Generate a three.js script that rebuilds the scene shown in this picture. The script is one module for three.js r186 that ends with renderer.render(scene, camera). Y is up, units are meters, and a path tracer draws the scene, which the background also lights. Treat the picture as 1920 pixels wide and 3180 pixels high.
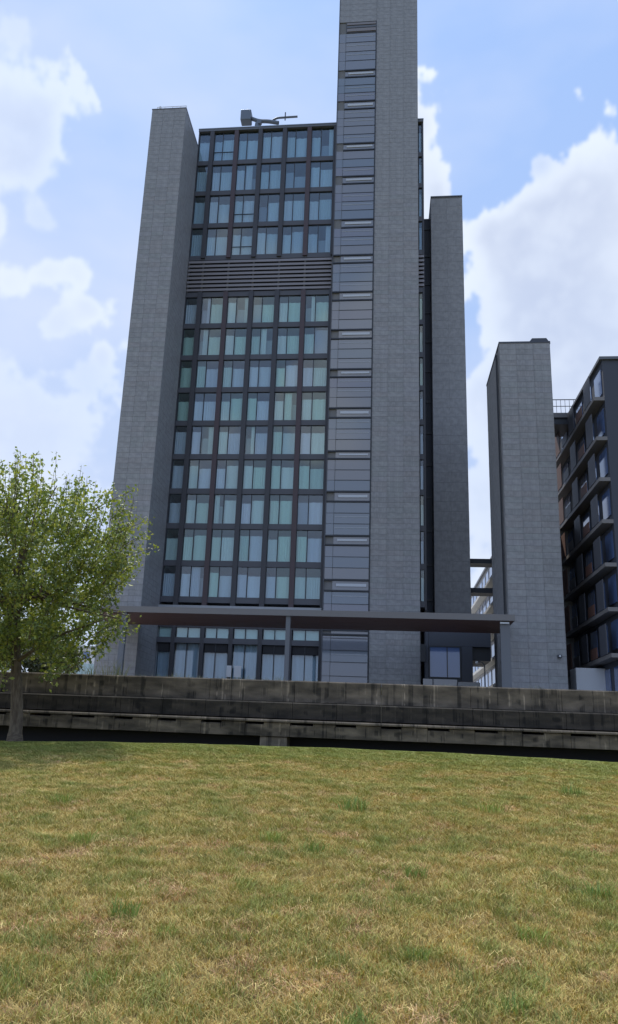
import * as THREE from 'three';
import { mergeGeometries } from 'three/addons/utils/BufferGeometryUtils.js';
import { RoundedBoxGeometry } from 'three/addons/geometries/RoundedBoxGeometry.js';
import { createNoise3D, createNoise2D } from 'simplex-noise';

// ------------------------------------------------------------------ helpers that everything needs
function rng(seed) { let a = seed >>> 0; return () => { a = (a + 0x6d2b79f5) | 0; let t = Math.imul(a ^ (a >>> 15), 1 | a); t = (t + Math.imul(t ^ (t >>> 7), 61 | t)) ^ t; return ((t ^ (t >>> 14)) >>> 0) / 4294967296; }; }
const n3 = createNoise3D(rng(11)), n2 = createNoise2D(rng(23));
const clamp = (x, a = 0, b = 1) => Math.min(b, Math.max(a, x));
const smooth = (a, b, x) => { const t = clamp((x - a) / (b - a)); return t * t * (3 - 2 * t); };
const mix = (a, b, t) => a + (b - a) * t;
const D2R = Math.PI / 180;
const lin = (v) => { v /= 255; return v <= 0.04045 ? v / 12.92 : Math.pow((v + 0.055) / 1.055, 2.4); };
function fbm3(x, y, z, oct) { let s = 0, a = 0.5, f = 1; for (let i = 0; i < oct; i++) { s += a * n3(x * f, y * f, z * f); a *= 0.5; f *= 2.03; } return s; }
function fbm2(x, y, oct) { let s = 0, a = 0.5, f = 1; for (let i = 0; i < oct; i++) { s += a * n2(x * f, y * f); a *= 0.5; f *= 2.03; } return s; }

// ------------------------------------------------------------------ camera
const scene = new THREE.Scene();
const EYE = 1.6;
const camera = new THREE.PerspectiveCamera(2 * Math.atan(1590 / 2525) / D2R, 618 / 1024, 0.1, 2000);
camera.position.set(0, EYE, 0);
camera.rotation.set(16.07 * D2R, 6.86 * D2R, 2.38 * D2R, 'YXZ');
camera.setViewOffset(1920, 3180, 62, 0, 1920, 3180);
scene.add(camera);

const renderer = new THREE.WebGLRenderer({ antialias: true });
renderer.setSize(618, 1024);
renderer.toneMapping = THREE.LinearToneMapping;
renderer.toneMappingExposure = 1.22;
renderer.shadowMap.enabled = true;

// ------------------------------------------------------------------ sky (air and clouds) and sun
const SUN_AZ = -17, SUN_EL = 49.5;
const dirOf = (az, el) => new THREE.Vector3(Math.sin(az * D2R) * Math.cos(el * D2R), Math.sin(el * D2R), -Math.cos(az * D2R) * Math.cos(el * D2R));
const sunDir = dirOf(SUN_AZ, SUN_EL);
{
  const W = 2048, H = 1024, data = new Float32Array(W * H * 4);
  // heaped clouds: azimuth, elevation, radius (degrees), brightness
  const heaps = [[-30.5, 38.8, 2.6, .8], [-28.2, 39.4, 1.7, .85], [-28.6, 36.6, 2.0, .7], [-33, 36, 4, .8], [-31, 43.6, 1.4, .45], [-27.4, 33.6, 1.3, .35],
    [-24, 30.9, 1.3, .85], [-26.2, 30.4, 1.2, .8], [-28.6, 29.4, 1.7, .85], [-23, 28.6, 1.1, .75], [-25, 27.4, 1.2, .5], [-21.5, 25.8, 1.0, .7], [-22.6, 24.4, 1.5, .5], [-31, 32.6, 1.6, .8], [-30, 21, 5, .55], [-24, 18.5, 4.5, .5],
    [2.2, 41.6, 1.6, 1], [3.2, 38.4, 1.7, 1], [4.4, 37.2, .9, 1], [4.0, 35.0, 1.1, .9],
    [8.0, 34.6, 1.3, 1], [9.6, 33.0, 2.2, 1], [11.4, 35.0, 1.9, 1], [14.4, 35.9, 2.5, 1], [17.8, 35, 3.8, 1], [13, 31.8, 3.6, .95], [10.0, 29.4, 2.8, .9], [15.5, 29, 4.5, .92], [12.5, 25.2, 3.8, .85], [18, 23, 5.5, .8], [9.0, 23.4, 3.0, .7], [12.3, 38.2, .7, .6],
    [9.5, 16, 6, .7], [22, 17, 7, .7]];
  const heapV = heaps.map(([a, e, r, b]) => [dirOf(a, e), r * D2R, b]);
  const d = new THREE.Vector3();
  for (let j = 0; j < H; j++) {
    const el = ((j + 0.5) / H - 0.5) * Math.PI;
    for (let i = 0; i < W; i++) {
      const u = ((i + 0.5) / W - 0.5) * 2 * Math.PI, o = (j * W + i) * 4;
      d.set(Math.cos(u) * Math.cos(el), Math.sin(el), Math.sin(u) * Math.cos(el));
      if (d.y < -0.03) { data[o] = 0.10; data[o + 1] = 0.105; data[o + 2] = 0.09; data[o + 3] = 1; continue; }
      const h = Math.max(0, d.y), t = Math.pow(1 - h, 1.6);
      let r = mix(lin(140), lin(186), t), g = mix(lin(175), lin(200), t), b = mix(lin(230), lin(224), t);
      const c = clamp(d.dot(sunDir), -1, 1), ang = Math.acos(c) / D2R;
      const glow = 0.12 * Math.exp(-ang / 16);
      r += glow; g += glow * 0.96; b += glow * 0.85;
      // thin veil, thicker to the west (left of the building)
      const az = Math.atan2(d.x, -d.z) / D2R;
      const vn = fbm3(d.x * 2.2 + 4, d.y * 5.2, d.z * 2.2, 5);
      let veil = clamp(0.2 + 0.42 * smooth(3, -24, az) * smooth(-170, -60, az) + 0.75 * vn) * 0.72;
      r = mix(r, lin(204), veil); g = mix(g, lin(214), veil); b = mix(b, lin(236), veil);
      // heaped clouds in view and the same kind elsewhere
      let dens = 0, lit = 0;
      const w1 = fbm3(d.x * 9 + 1, d.y * 9, d.z * 9, 6), w2 = fbm3(d.x * 26 + 7, d.y * 26, d.z * 26, 4);
      if (Math.abs(az) < 45) {
        let F = 0, B = 0;
        for (const [v, rr, br] of heapV) {
          const q = Math.acos(clamp(v.dot(d), -1, 1)) / rr;
          if (q > 3) continue;
          const e = Math.exp(-q * q * 1.25); F += e; B += e * br;
        }
        if (F > 0.01) {
          const soft = 0.5 * smooth(0, -20, az), w3 = fbm3(d.x * 60 + 2, d.y * 60, d.z * 60, 3), f = F + (w1 * mix(0.85, 1.5, soft * 2) + w2 * 0.6 + w3 * 0.28) * (0.18 + 0.82 * Math.exp(-F * 1.1));
          dens = (B / F) * smooth(0.3, mix(0.48, 0.95, soft), f); lit = smooth(1.7, 0.4, F + w1 * 1.1 + w2 * 0.6);
        }
      } else {
        const f = fbm3(d.x * 2.6 + 9, d.y * 3.4, d.z * 2.6 + 3, 3) + 0.35 * w1;
        dens = smooth(0.16, 0.42, f) * smooth(0.0, 0.12, d.y) * smooth(45, 60, Math.abs(az)); lit = 0.6 + w1;
      }
      if (dens > 0) {
        const k = clamp(0.24 + 0.55 * lit + 0.3 * w1 + 0.22 * w2 + 0.25 * smooth(5, -25, az));
        const cr = mix(lin(183), lin(228), k), cg = mix(lin(193), lin(236), k), cb = mix(lin(216), lin(246), k);
        const a = clamp(dens) * mix(0.9, 0.72, smooth(0, -25, az));
        r = mix(r, cr, a); g = mix(g, cg, a); b = mix(b, cb, a);
      }
      data[o] = r; data[o + 1] = g; data[o + 2] = b; data[o + 3] = 1;
    }
  }
  const sky = new THREE.DataTexture(data, W, H, THREE.RGBAFormat, THREE.FloatType);
  sky.mapping = THREE.EquirectangularReflectionMapping; sky.magFilter = THREE.LinearFilter; sky.minFilter = THREE.LinearFilter; sky.needsUpdate = true;
  scene.background = sky; scene.environment = sky;
}
const sun = new THREE.DirectionalLight(new THREE.Color(1, 0.95, 0.86), 3.7);
sun.position.copy(sunDir).multiplyScalar(300); sun.target.position.set(0, 0, -40);
sun.castShadow = true; sun.shadow.mapSize.set(4096, 4096);
Object.assign(sun.shadow.camera, { left: -90, right: 90, top: 120, bottom: -90, near: 1, far: 600 });
scene.add(sun, sun.target);

// ------------------------------------------------------------------ naming, tagging, parts
const taken = new Map();
function numbered(name) { const k = taken.get(name) ?? 0; taken.set(name, k + 1); return k ? `${name}_${String(k).padStart(3, '0')}` : name; }
function tag(o, label, category, group) { o.userData.label = label; if (category) o.userData.category = category; if (group) o.userData.group = group; return o; }
function thing(name, label, category, [x, y, z], group) {
  const o = new THREE.Group(); o.name = numbered(name); o.position.set(x, y, z); scene.add(o);
  return tag(o, label, category, group);
}
function part(parent, name, geo, mat, x = 0, y = 0, z = 0, ry = 0) {   // x, y, z in the parent's own frame
  const m = new THREE.Mesh(geo, mat); m.name = name; m.position.set(x, y, z); if (ry) m.rotation.y = ry;
  m.castShadow = m.receiveShadow = true; parent.add(m); return m;
}
function wpart(g, name, geo, mat, x, y, z) { return part(g, name, geo, mat, x - g.position.x, y - g.position.y, z - g.position.z); }   // world coordinates
function struct(name, geo, mat, x = 0, y = 0, z = 0) { const m = part(scene, name, geo, mat, x, y, z); m.userData.kind = 'structure'; return m; }
const cache = new Map();
function box(w, h, d) { const k = `${w.toFixed(3)},${h.toFixed(3)},${d.toFixed(3)}`; if (!cache.has(k)) cache.set(k, uvBox(w, h, d)); return cache.get(k); }
function uvBox(w, h, d, ou = 0, ov = 0) {   // box with uv in metres
  const g = new THREE.BoxGeometry(w, h, d), p = g.attributes.position, n = g.attributes.normal, uv = g.attributes.uv;
  for (let i = 0; i < p.count; i++) {
    const ax = Math.abs(n.getX(i)), ay = Math.abs(n.getY(i));
    uv.setXY(i, (ax > 0.5 ? p.getZ(i) : p.getX(i)) + ou, (ay > 0.5 ? p.getZ(i) : p.getY(i)) + ov);
  }
  return g;
}
function boxAt(x0, x1, y0, y1, z0, z1) { const g = uvBox(Math.abs(x1 - x0), Math.abs(y1 - y0), Math.abs(z1 - z0)); g.translate((x0 + x1) / 2, (y0 + y1) / 2, (z0 + z1) / 2); return g; }
function span(g, name, mat, x0, x1, y0, y1, z0, z1) { return wpart(g, name, box(Math.abs(x1 - x0), Math.abs(y1 - y0), Math.abs(z1 - z0)), mat, (x0 + x1) / 2, (y0 + y1) / 2, (z0 + z1) / 2); }
function texture(w, h, fn, srgb = true) {   // fn(u, v) -> [r, g, b] 0..255
  const data = new Uint8Array(w * h * 4);
  for (let j = 0; j < h; j++) for (let i = 0; i < w; i++) { const c = fn(i / w, j / h), o = (j * w + i) * 4; data[o] = clamp(c[0], 0, 255); data[o + 1] = clamp(c[1], 0, 255); data[o + 2] = clamp(c[2], 0, 255); data[o + 3] = 255; }
  const t = new THREE.DataTexture(data, w, h); t.wrapS = t.wrapT = THREE.RepeatWrapping; t.magFilter = THREE.LinearFilter; t.minFilter = THREE.LinearMipmapLinearFilter; t.generateMipmaps = true;
  if (srgb) t.colorSpace = THREE.SRGBColorSpace; t.needsUpdate = true; return t;
}
const M = {};
const std = (r, g, b, rough = 0.8, more = {}) => new THREE.MeshStandardMaterial({ color: new THREE.Color().setRGB(r, g, b), roughness: rough, ...more });

// ------------------------------------------------------------------ materials
const claddingTex = texture(512, 512, (u, v) => {   // fine mottling of the ceramic cladding, 8 m a side
  const a = fbm2(u * 9 + 3, v * 9, 5) * 20 + fbm2(u * 70, v * 160 + 5, 2) * 10 + fbm2(u * 60 + 9, v * 4, 3) * 12, s = 208 + a; return [s, s, s];
});
claddingTex.repeat.set(1 / 8, 1 / 8);
const CLAD = [0.465, 0.462, 0.465];
M.clad = [[1, 1, 1], [0.93, 0.93, 0.925], [1.05, 1.05, 1.04], [1.0, 0.975, 0.965], [0.97, 0.99, 0.975], [1.02, 1.015, 1.03]].map(([r, g, b]) => std(CLAD[0] * r, CLAD[1] * g, CLAD[2] * b, 0.55, { map: claddingTex }));
M.core = std(0.2, 0.2, 0.2, 0.8);
M.fin = std(0.05, 0.05, 0.058, 0.5);
M.finRed = std(0.075, 0.05, 0.055, 0.5);
M.transom = std(0.085, 0.088, 0.102, 0.5);
M.frame = std(0.03, 0.034, 0.042, 0.45);
M.room = std(0.30, 0.31, 0.32, 0.9);
M.slab = std(0.38, 0.39, 0.40, 0.9);
M.louvre = std(0.24, 0.22, 0.225, 0.5);
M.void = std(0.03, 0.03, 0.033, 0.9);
M.roofTrim = std(0.13, 0.14, 0.16, 0.5);
const glass = (r, g, b, ior = 1.75, rough = 0.015) => new THREE.MeshPhysicalMaterial({ color: new THREE.Color().setRGB(r, g, b), roughness: rough, metalness: 0, transmission: 1, thickness: 0, ior });
M.glassUpper = glass(0.77, 0.87, 0.92);
M.glass = [glass(0.84, 0.93, 0.93), glass(0.80, 0.92, 0.90), glass(0.84, 0.91, 0.95)];
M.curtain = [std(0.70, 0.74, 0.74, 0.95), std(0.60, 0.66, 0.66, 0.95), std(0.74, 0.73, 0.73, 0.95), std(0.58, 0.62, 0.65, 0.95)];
M.curtain.forEach((m) => { m.side = THREE.DoubleSide; });
M.blind = [std(0.40, 0.43, 0.46, 0.8), std(0.22, 0.25, 0.29, 0.8)];
// stair strip: coated glass over an opaque back
M.strip = [[0.19, 0.205, 0.24], [0.165, 0.195, 0.235], [0.21, 0.21, 0.225], [0.195, 0.195, 0.23]].map(([r, g, b]) => new THREE.MeshPhysicalMaterial({ color: new THREE.Color().setRGB(r, g, b), roughness: 0.08, ior: 1.9, metalness: 0 }));
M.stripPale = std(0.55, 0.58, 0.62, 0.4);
M.shelf = std(0.42, 0.45, 0.48, 0.4);
M.soffit = std(0.15, 0.075, 0.055, 0.6);
M.fascia = std(0.2, 0.185, 0.175, 0.5);
M.post = std(0.15, 0.155, 0.165, 0.5);
M.paving = std(0.33, 0.32, 0.31, 0.9);
M.white = std(0.72, 0.73, 0.74, 0.6);
M.metal = std(0.28, 0.32, 0.37, 0.4, { metalness: 0.3 });
M.craneSteel = std(0.15, 0.175, 0.21, 0.45, { metalness: 0.2 });
M.darkMetal = std(0.06, 0.065, 0.08, 0.4);
M.blueGlass = new THREE.MeshPhysicalMaterial({ color: new THREE.Color().setRGB(0.10, 0.16, 0.32), roughness: 0.06, ior: 1.9 });
M.darkWall = std(0.055, 0.062, 0.08, 0.6);
M.rubber = std(0.02, 0.02, 0.02, 0.9);

// ------------------------------------------------------------------ ground
const PLAZA = 5.8;
const lawnTop = (x) => 1.55 - 0.0023 * Math.min(x * x, 100);
const bumps = (x, z) => 0.035 * fbm2(x * 0.45, z * 0.45, 3);
function lawnY(x, z) {
  if (z >= 0) return lawnTop(x) * 0 - 0.02 * z + bumps(x, z);
  const k = 1 - Math.pow(Math.max(0, 1 + z / 16), 1.13);
  return lawnTop(x) * k + bumps(x, z) * smooth(-17.5, -15, z);
}
const soilTex = texture(1024, 1024, (u, v) => {   // thatch and soil between the blades, 4 m a side
  const tile = (s, o) => { const a = 2 * Math.PI; return n3(Math.cos(u * a) * s + o, Math.sin(u * a) * s, Math.cos(v * a) * s) * 0.6 + n3(Math.sin(v * a) * s, Math.cos(u * a) * s + o, Math.sin(u * a) * s) * 0.6; };
  const a = tile(1.3, 2) * 0.5 + tile(5, 7) * 0.35, f = n2(u * 260, v * 90) * 0.5 + n2(u * 90 + 30, v * 260) * 0.5;
  const k = clamp(0.5 + a * 0.6 + f * 0.35);
  return [mix(88, 164, k), mix(76, 136, k), mix(38, 72, k)];
});
soilTex.repeat.set(1 / 4, 1 / 4);
{
  const xs = [], zs = [];
  for (let x = -60; x < -14; x += 4) xs.push(x); for (let x = -14; x <= 10; x += 0.25) xs.push(x); for (let x = 14; x <= 60; x += 4) xs.push(x);
  for (let z = -18.6; z <= 1; z += 0.25) zs.push(z); for (let z = 4; z <= 80; z += 6) zs.push(z);
  const pos = [], uv = [], idx = [];
  zs.forEach((z) => xs.forEach((x) => { pos.push(x, lawnY(x, z), z); uv.push(x, z); }));
  const n = xs.length;
  for (let j = 0; j + 1 < zs.length; j++) for (let i = 0; i + 1 < n; i++) { const a = j * n + i, b = a + 1, c = a + n, e = c + 1; idx.push(a, c, b, b, c, e); }
  const g = new THREE.BufferGeometry(); g.setAttribute('position', new THREE.Float32BufferAttribute(pos, 3)); g.setAttribute('uv', new THREE.Float32BufferAttribute(uv, 2)); g.setIndex(idx); g.computeVertexNormals();
  struct('lawn_ground', g, new THREE.MeshStandardMaterial({ map: soilTex, bumpMap: soilTex, bumpScale: 0.015, roughness: 1 }));
}
{
  // bank that climbs from the back of the stepped wall to the forecourt, and the forecourt itself out to the horizon
  const sheet = (pts, x0, x1) => { const pos = [], uv = [], idx = []; pts.forEach(([z, y]) => { pos.push(x0, y, z, x1, y, z); uv.push(x0, z, x1, z); }); for (let k = 0; k + 1 < pts.length; k++) { const a = k * 2; idx.push(a, a + 1, a + 2, a + 1, a + 3, a + 2); } const g = new THREE.BufferGeometry(); g.setAttribute('position', new THREE.Float32BufferAttribute(pos, 3)); g.setAttribute('uv', new THREE.Float32BufferAttribute(uv, 2)); g.setIndex(idx); g.computeVertexNormals(); return g; };
  struct('grass_bank', sheet([[-18.55, 2.86], [-30, 3.5], [-45, 4.6], [-58, PLAZA]], -120, 120), new THREE.MeshStandardMaterial({ map: soilTex, roughness: 1, color: 0xc8d8a8 }));
  struct('forecourt', sheet([[-58, PLAZA], [-120, PLAZA], [-900, PLAZA]], -900, 900), M.paving);
  struct('ground', sheet([[80, -1.7], [900, -1.9]], -900, 900), std(0.12, 0.13, 0.06, 1));
}

// ------------------------------------------------------------------ stepped concrete wall
const WALL_X0 = -28.2, SEG = 0.94, WALL_N = 50;
function stainTex(seed, base, lo, hi, streak, dark) {
  return texture(2048, 128, (u, v) => {
    const x = u * 16, o = seed * 13.7;
    const m = fbm2(x * 0.9 + o, v * 1.2, 4), fine = n2(x * 30 + o, v * 22) * 0.5 + n2(x * 75 + o, v * 50) * 0.35;
    const col = n2(x * 5.5 + o, 3.1) * 0.6 + n2(x * 17 + o, 8.2) * 0.5, pale = smooth(0.28, 0.75, col) * smooth(-0.7, 0.5, n2(x * 6 + o, v * 2.2)) * streak;
    const drip = smooth(0.22, 0.7, n2(x * 4.1 + o + 40, 1.7) + 0.4 * n2(x * 21 + o, 2)) * smooth(-0.6, 0.5, n2(x * 3 + o, v * 1.8 + 9)) * dark;
    let k = base + m * (hi - lo) * 0.55 + fine * 9 + pale * 46 - drip * 34;
    k = clamp(k, lo, hi + 55);
    return [k * 1.08, k * 0.985, k * 0.86];
  });
}
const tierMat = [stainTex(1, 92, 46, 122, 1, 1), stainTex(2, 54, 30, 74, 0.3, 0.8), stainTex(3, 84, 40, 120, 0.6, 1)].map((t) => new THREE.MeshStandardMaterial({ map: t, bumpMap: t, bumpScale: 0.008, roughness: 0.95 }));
function prism(profile, x0, x1, y0, h) {   // profile: [z, y] counter-clockwise seen from +x, extruded along x; uv u = x / 16, v = height in the tier
  const pos = [], uv = [], n = profile.length;
  const put = (x, z, y) => { pos.push(x, y, z); uv.push(x / 16 + (Math.abs(z) * 0.02), clamp((y - y0) / h, 0.01, 0.99)); };
  for (let i = 0; i < n; i++) {
    const [za, ya] = profile[i], [zb, yb] = profile[(i + 1) % n];
    put(x0, za, ya); put(x1, za, ya); put(x1, zb, yb); put(x0, za, ya); put(x1, zb, yb); put(x0, zb, yb);
  }
  for (let i = 1; i + 1 < n; i++) for (const [x, order] of [[x0, [0, i, i + 1]], [x1, [0, i + 1, i]]]) for (const k of order) put(x, profile[k][0], profile[k][1]);
  const g = new THREE.BufferGeometry(); g.setAttribute('position', new THREE.Float32BufferAttribute(pos, 3)); g.setAttribute('uv', new THREE.Float32BufferAttribute(uv, 2)); g.computeVertexNormals(); return g;
}
{
  const wall = thing('stepped_wall', 'stained grey concrete wall in three stepped tiers between lawn and buildings', 'wall', [0, 1.4, -18]);
  const R = rng(5), ch = 0.025;
  // profile front faces toward +z: listed bottom-front, top-front (chamfered), top-back, bottom-back
  const tier = (zf, zb, y0, y1) => [[zf, y0], [zf, y1 - ch], [zf - ch, y1], [zb, y1], [zb, y0]];
  for (let k = 0; k < WALL_N; k++) {
    const x0 = WALL_X0 + k * SEG, a = x0 + 0.004, b = x0 + SEG - 0.004, j = () => (R() - 0.5) * 0.007;
    const add = (name, g, m) => { g.translate(0, -1.4, 18); return part(wall, name, g, m); };
    const t1 = j(), t2 = j(), t3 = j();
    if (k % 2 === 0) add('coping_block', prism(tier(-18 + t1 * 0.6, -18.6, 2.53, 2.985 + t1), a, b + SEG, 2.53, 0.46), tierMat[0]);
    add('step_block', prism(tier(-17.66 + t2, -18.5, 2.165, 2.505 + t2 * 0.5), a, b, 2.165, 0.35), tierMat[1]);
    const lower = 2.075, gap = 0.38 + R() * 0.12;
    add('base_block', mergeGeometries([prism(tier(-17.33 + t3, -17.75, 1.79 + t3, lower), a + gap, b, 1.79, 0.35), prism(tier(-17.33 + t3, -17.75, 1.79 + t3, lower - 0.05), a, a + gap, 1.79, 0.35)]), tierMat[2]);
    add('ledge', prism(tier(-17.29 + t3, -17.9, lower, lower + 0.055), a, b, 1.75, 0.35), tierMat[2]);
  }
  const L = WALL_N * SEG;
  span(wall, 'back_wall', M.void, WALL_X0, WALL_X0 + L, 1.2, 2.16, -18.5, -17.95);  // near-black colour paints in the shade of the hollow under the blocks
  for (const x of [-22.9, -12.6, -2.22, 7.9]) { const g = prism(tier(-17.36, -17.95, 1.25, 1.785), x - 0.28, x + 0.28, 1.25, 0.6); g.translate(0, -1.4, 18); part(wall, 'pier', g, tierMat[2]); }
}

// ------------------------------------------------------------------ clad towers
function cladFront(g, x0, x1, y0, y1, z, cols, rowH, seed, limit, yFirst) {   // panels on a face toward +z; those seen largest are single parts
  const R = rng(seed), w = (x1 - x0) / cols, gap = 0.015, geos = [0, 1, 2, 3].map((k) => uvBox(w - gap, rowH - gap, 0.05, k * 2.1, k * 1.3));
  const rows = Math.floor((y1 - y0) / rowH), rest = []; let singles = 0;
  for (let r = 0; r < rows; r++) for (let c = 0; c < cols; c++) {
    const x = x0 + (c + 0.5) * w, y = y0 + (r + 0.5) * rowH, zz = z - 0.025 + (R() - 0.5) * 0.008, gi = Math.floor(R() * 4), mi = Math.floor(R() * 6);
    if (y > yFirst && singles < limit) { wpart(g, 'cladding_panel', geos[gi], M.clad[mi], x, y, zz); singles++; }
    else { const q = geos[gi].clone(); q.translate(x - g.position.x, y - g.position.y, zz - g.position.z); rest.push(q); }
  }
  const top = y0 + rows * rowH;
  if (y1 - top > 0.05) rest.push(boxAt(x0 - g.position.x, x1 - g.position.x, top - g.position.y, y1 - g.position.y, z - 0.05 - g.position.z, z - g.position.z));
  if (rest.length) { const m = part(g, 'upper_cladding', mergeGeometries(rest), M.clad[0]); m.userData.kind = 'stuff'; }
}
function cladSide(g, x, out, y0, y1, z0, z1, cols, rowH, seed, mat) {   // panels on a face toward +x or -x, too narrow in view to pick apart
  const R = rng(seed), d = (z1 - z0) / cols, gap = 0.015, list = [], rows = Math.floor((y1 - y0) / rowH);
  for (let r = 0; r < rows; r++) for (let c = 0; c < cols; c++) { const q = uvBox(0.05, rowH - gap, d - gap, R() * 5, R() * 5); q.translate(x - out * 0.025 + (R() - 0.5) * 0.008 - g.position.x, y0 + (r + 0.5) * rowH - g.position.y, z0 + (c + 0.5) * d - g.position.z); list.push(q); }
  const m = part(g, 'side_cladding', mergeGeometries(list), mat); m.userData.kind = 'stuff'; return m;
}
const ROW = 0.552;
{ // tower at the near end of the glazed block
  const x0 = -26.4, x1 = -22.46, zf = -73.65, zb = -95, top = 70.4;
  const g = thing('slab_tower', 'grey panelled slab tower ending the glazed block, rising behind the leafy tree', 'tower', [(x0 + x1) / 2, PLAZA, zf - 6]);
  span(g, 'core', M.core, x0 + 0.04, x1 - 0.04, PLAZA, top - 0.05, zf - 0.06, zb);
  cladFront(g, x0, x1, PLAZA, top, zf, 3, ROW, 101, 300, 7.2);
  cladSide(g, x1, 1, PLAZA, top, -80.0, zf, 4, ROW, 102, M.clad[0]);
  cladSide(g, x0, -1, PLAZA, top, zb, zf, 12, ROW * 2, 103, M.clad[0]);
  span(g, 'parapet_cap', M.roofTrim, x0 - 0.03, x1 + 0.03, top - 0.02, top + 0.1, zf + 0.03, zb);
  const rail = part(g, 'roof_rail', mergeGeometries([boxAt(x0 + 0.3, x1 - 0.2, top + 0.95, top + 1.0, zf - 0.75, zf - 0.7), ...[0.3, 1.2, 2.1, 3.0, 3.7].map((q) => boxAt(x0 + q, x0 + q + 0.04, top + 0.1, top + 0.95, zf - 0.75, zf - 0.71))]), M.white, -g.position.x, -g.position.y, -g.position.z);
  rail.userData.label = 'thin pale handrail on the tower roof';
  wpart(g, 'roof_vent', new THREE.CylinderGeometry(0.13, 0.16, 0.75, 12), M.white, x0 + 0.75, top + 0.42, zf - 0.5);
}
{ // tallest tower with the stair strip
  const S = 79.2 / 80, X = (x) => x * S, Y = (y) => EYE + (y - EYE) * S, zf = -79.2;
  const x0 = X(-5.9), xs = X(-1.25), x1 = X(3.70), top = 96;
  const g = thing('stair_tower', 'tallest grey tower with a blue grey glazed strip beside its panelled front', 'tower', [(x0 + x1) / 2, PLAZA, zf - 5]);
  span(g, 'core', M.core, x0 + 0.04, x1 - 0.04, PLAZA, top - 0.05, zf - 0.12, -93);
  cladFront(g, xs, x1, PLAZA, top, zf, 3, ROW, 111, 300, 7.4);
  const stripTop = Y(86.4);
  // panel field above the strip
  { const list = []; for (let y = Y(88.1); y + 0.9 < top; y += 0.92) list.push(boxAt(x0, xs - 0.02, y, y + 0.9, zf - 0.06, zf - 0.012)); const m = part(g, 'crown_cladding', mergeGeometries(list), M.clad[0], -g.position.x, -g.position.y, -g.position.z); m.userData.kind = 'stuff'; }
  span(g, 'vent_frame', M.transom, X(-5.0), xs + 0.03, Y(86.45), Y(88.05), zf - 0.1, zf - 0.04);
  for (const [a, b, m] of [[86.6, 87.05, M.louvre], [87.15, 87.45, M.roofTrim], [87.6, 87.9, M.louvre]]) span(g, 'vent_slat', m, X(-4.9), xs - 0.1, Y(a), Y(b), zf - 0.06, zf + 0.05);
  // bands (narrow panes, pale bar colour stands in for their bright line) measured storey by storey
  const bands = [[7.85, 8.85], [12.35, 12.75], [16.7, 17.75], [21.4, 22.32], [26.0, 27.02], [30.66, 31.47], [35.28, 36.34], [39.98, 40.88], [44.56, 45.61], [49.28, 50.29], [54.0, 54.97], [58.6, 59.6], [64.48, 65.45], [69.11, 70.03], [74.98, 76.08], [79.68, 80.65], [86.4, 86.4]];
  const xm = X(-5.0), R = rng(77);
  span(g, 'edge_mullion', M.frame, xs - 0.09, xs + 0.0, PLAZA, stripTop, zf - 0.1, zf + 0.07);
  span(g, 'edge_mullion', M.transom, x0, x0 + 0.08, PLAZA, top, zf - 0.1, zf + 0.05);
  for (let k = 0; k + 1 < bands.length; k++) {
    const [b0, b1] = bands[k], n0 = bands[k + 1][0], low = k < 11;
    if (k > 0) {
      span(g, 'band_transom', M.frame, low ? x0 + 0.1 : xm, xs - 0.12, Y(b0) - 0.09, Y(b0) + 0.06, zf - 0.1, zf + 0.09);
      span(g, 'band_transom', M.frame, low ? x0 + 0.1 : xm, xs - 0.12, Y(b1) - 0.06, Y(b1) + 0.09, zf - 0.1, zf + 0.09);
      span(g, 'band_pane', M.strip[2], xm + 0.02, xs - 0.12, Y(b0) + 0.08, Y(b1) - 0.08, zf - 0.09, zf - 0.03);
      const hb = Y(b1) - Y(b0) - 0.3;
      if (hb > 0.2) span(g, 'bright_line', M.stripPale, xm + 0.4, xs - 0.34, Y(b0) + 0.2 + hb * 0.3, Y(b0) + 0.2 + hb * 0.68, zf - 0.03, zf + 0.04);
    }
    // three wide panes between the bands
    const y0 = k === 0 ? PLAZA : Y(b1) + 0.11, y1 = Y(n0) - 0.11, cuts = k === 0 ? [PLAZA, Y(7.1), Y(8.32), Y(9.66), Y(10.81), Y(11.97), Y(12.2)] : k >= 15 || (k === 13 || k === 11) ? [0, 0.25, 0.5, 0.75, 1].map((t) => mix(y0, y1, t)) : [0, 0.34, 0.67, 1].map((t) => mix(y0, y1, t));
    for (let q = 0; q + 1 < cuts.length; q++) {
      const m = M.strip[Math.floor(R() * 4)];
      span(g, 'glass_panel', m, xm + 0.02, xs - 0.12, cuts[q] + 0.03, cuts[q + 1] - 0.03, zf - 0.08 + R() * 0.006, zf - 0.0 + R() * 0.004);
      span(g, 'side_panel', m, x0 + 0.1, xm - 0.02, cuts[q] + 0.02, cuts[q + 1] - 0.02, zf - 0.08, zf - 0.015);
      if (q > 0) span(g, 'glazing_bar', M.frame, xm, xs - 0.12, cuts[q] - 0.025, cuts[q] + 0.025, zf - 0.05, zf + 0.04);
      if (R() < 0.45) span(g, 'rail', M.shelf, xm + 0.1, xs - 0.25, mix(cuts[q], cuts[q + 1], 0.62), mix(cuts[q], cuts[q + 1], 0.62) + 0.06, zf + 0.006, zf + 0.03);
    }
  }
}
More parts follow.
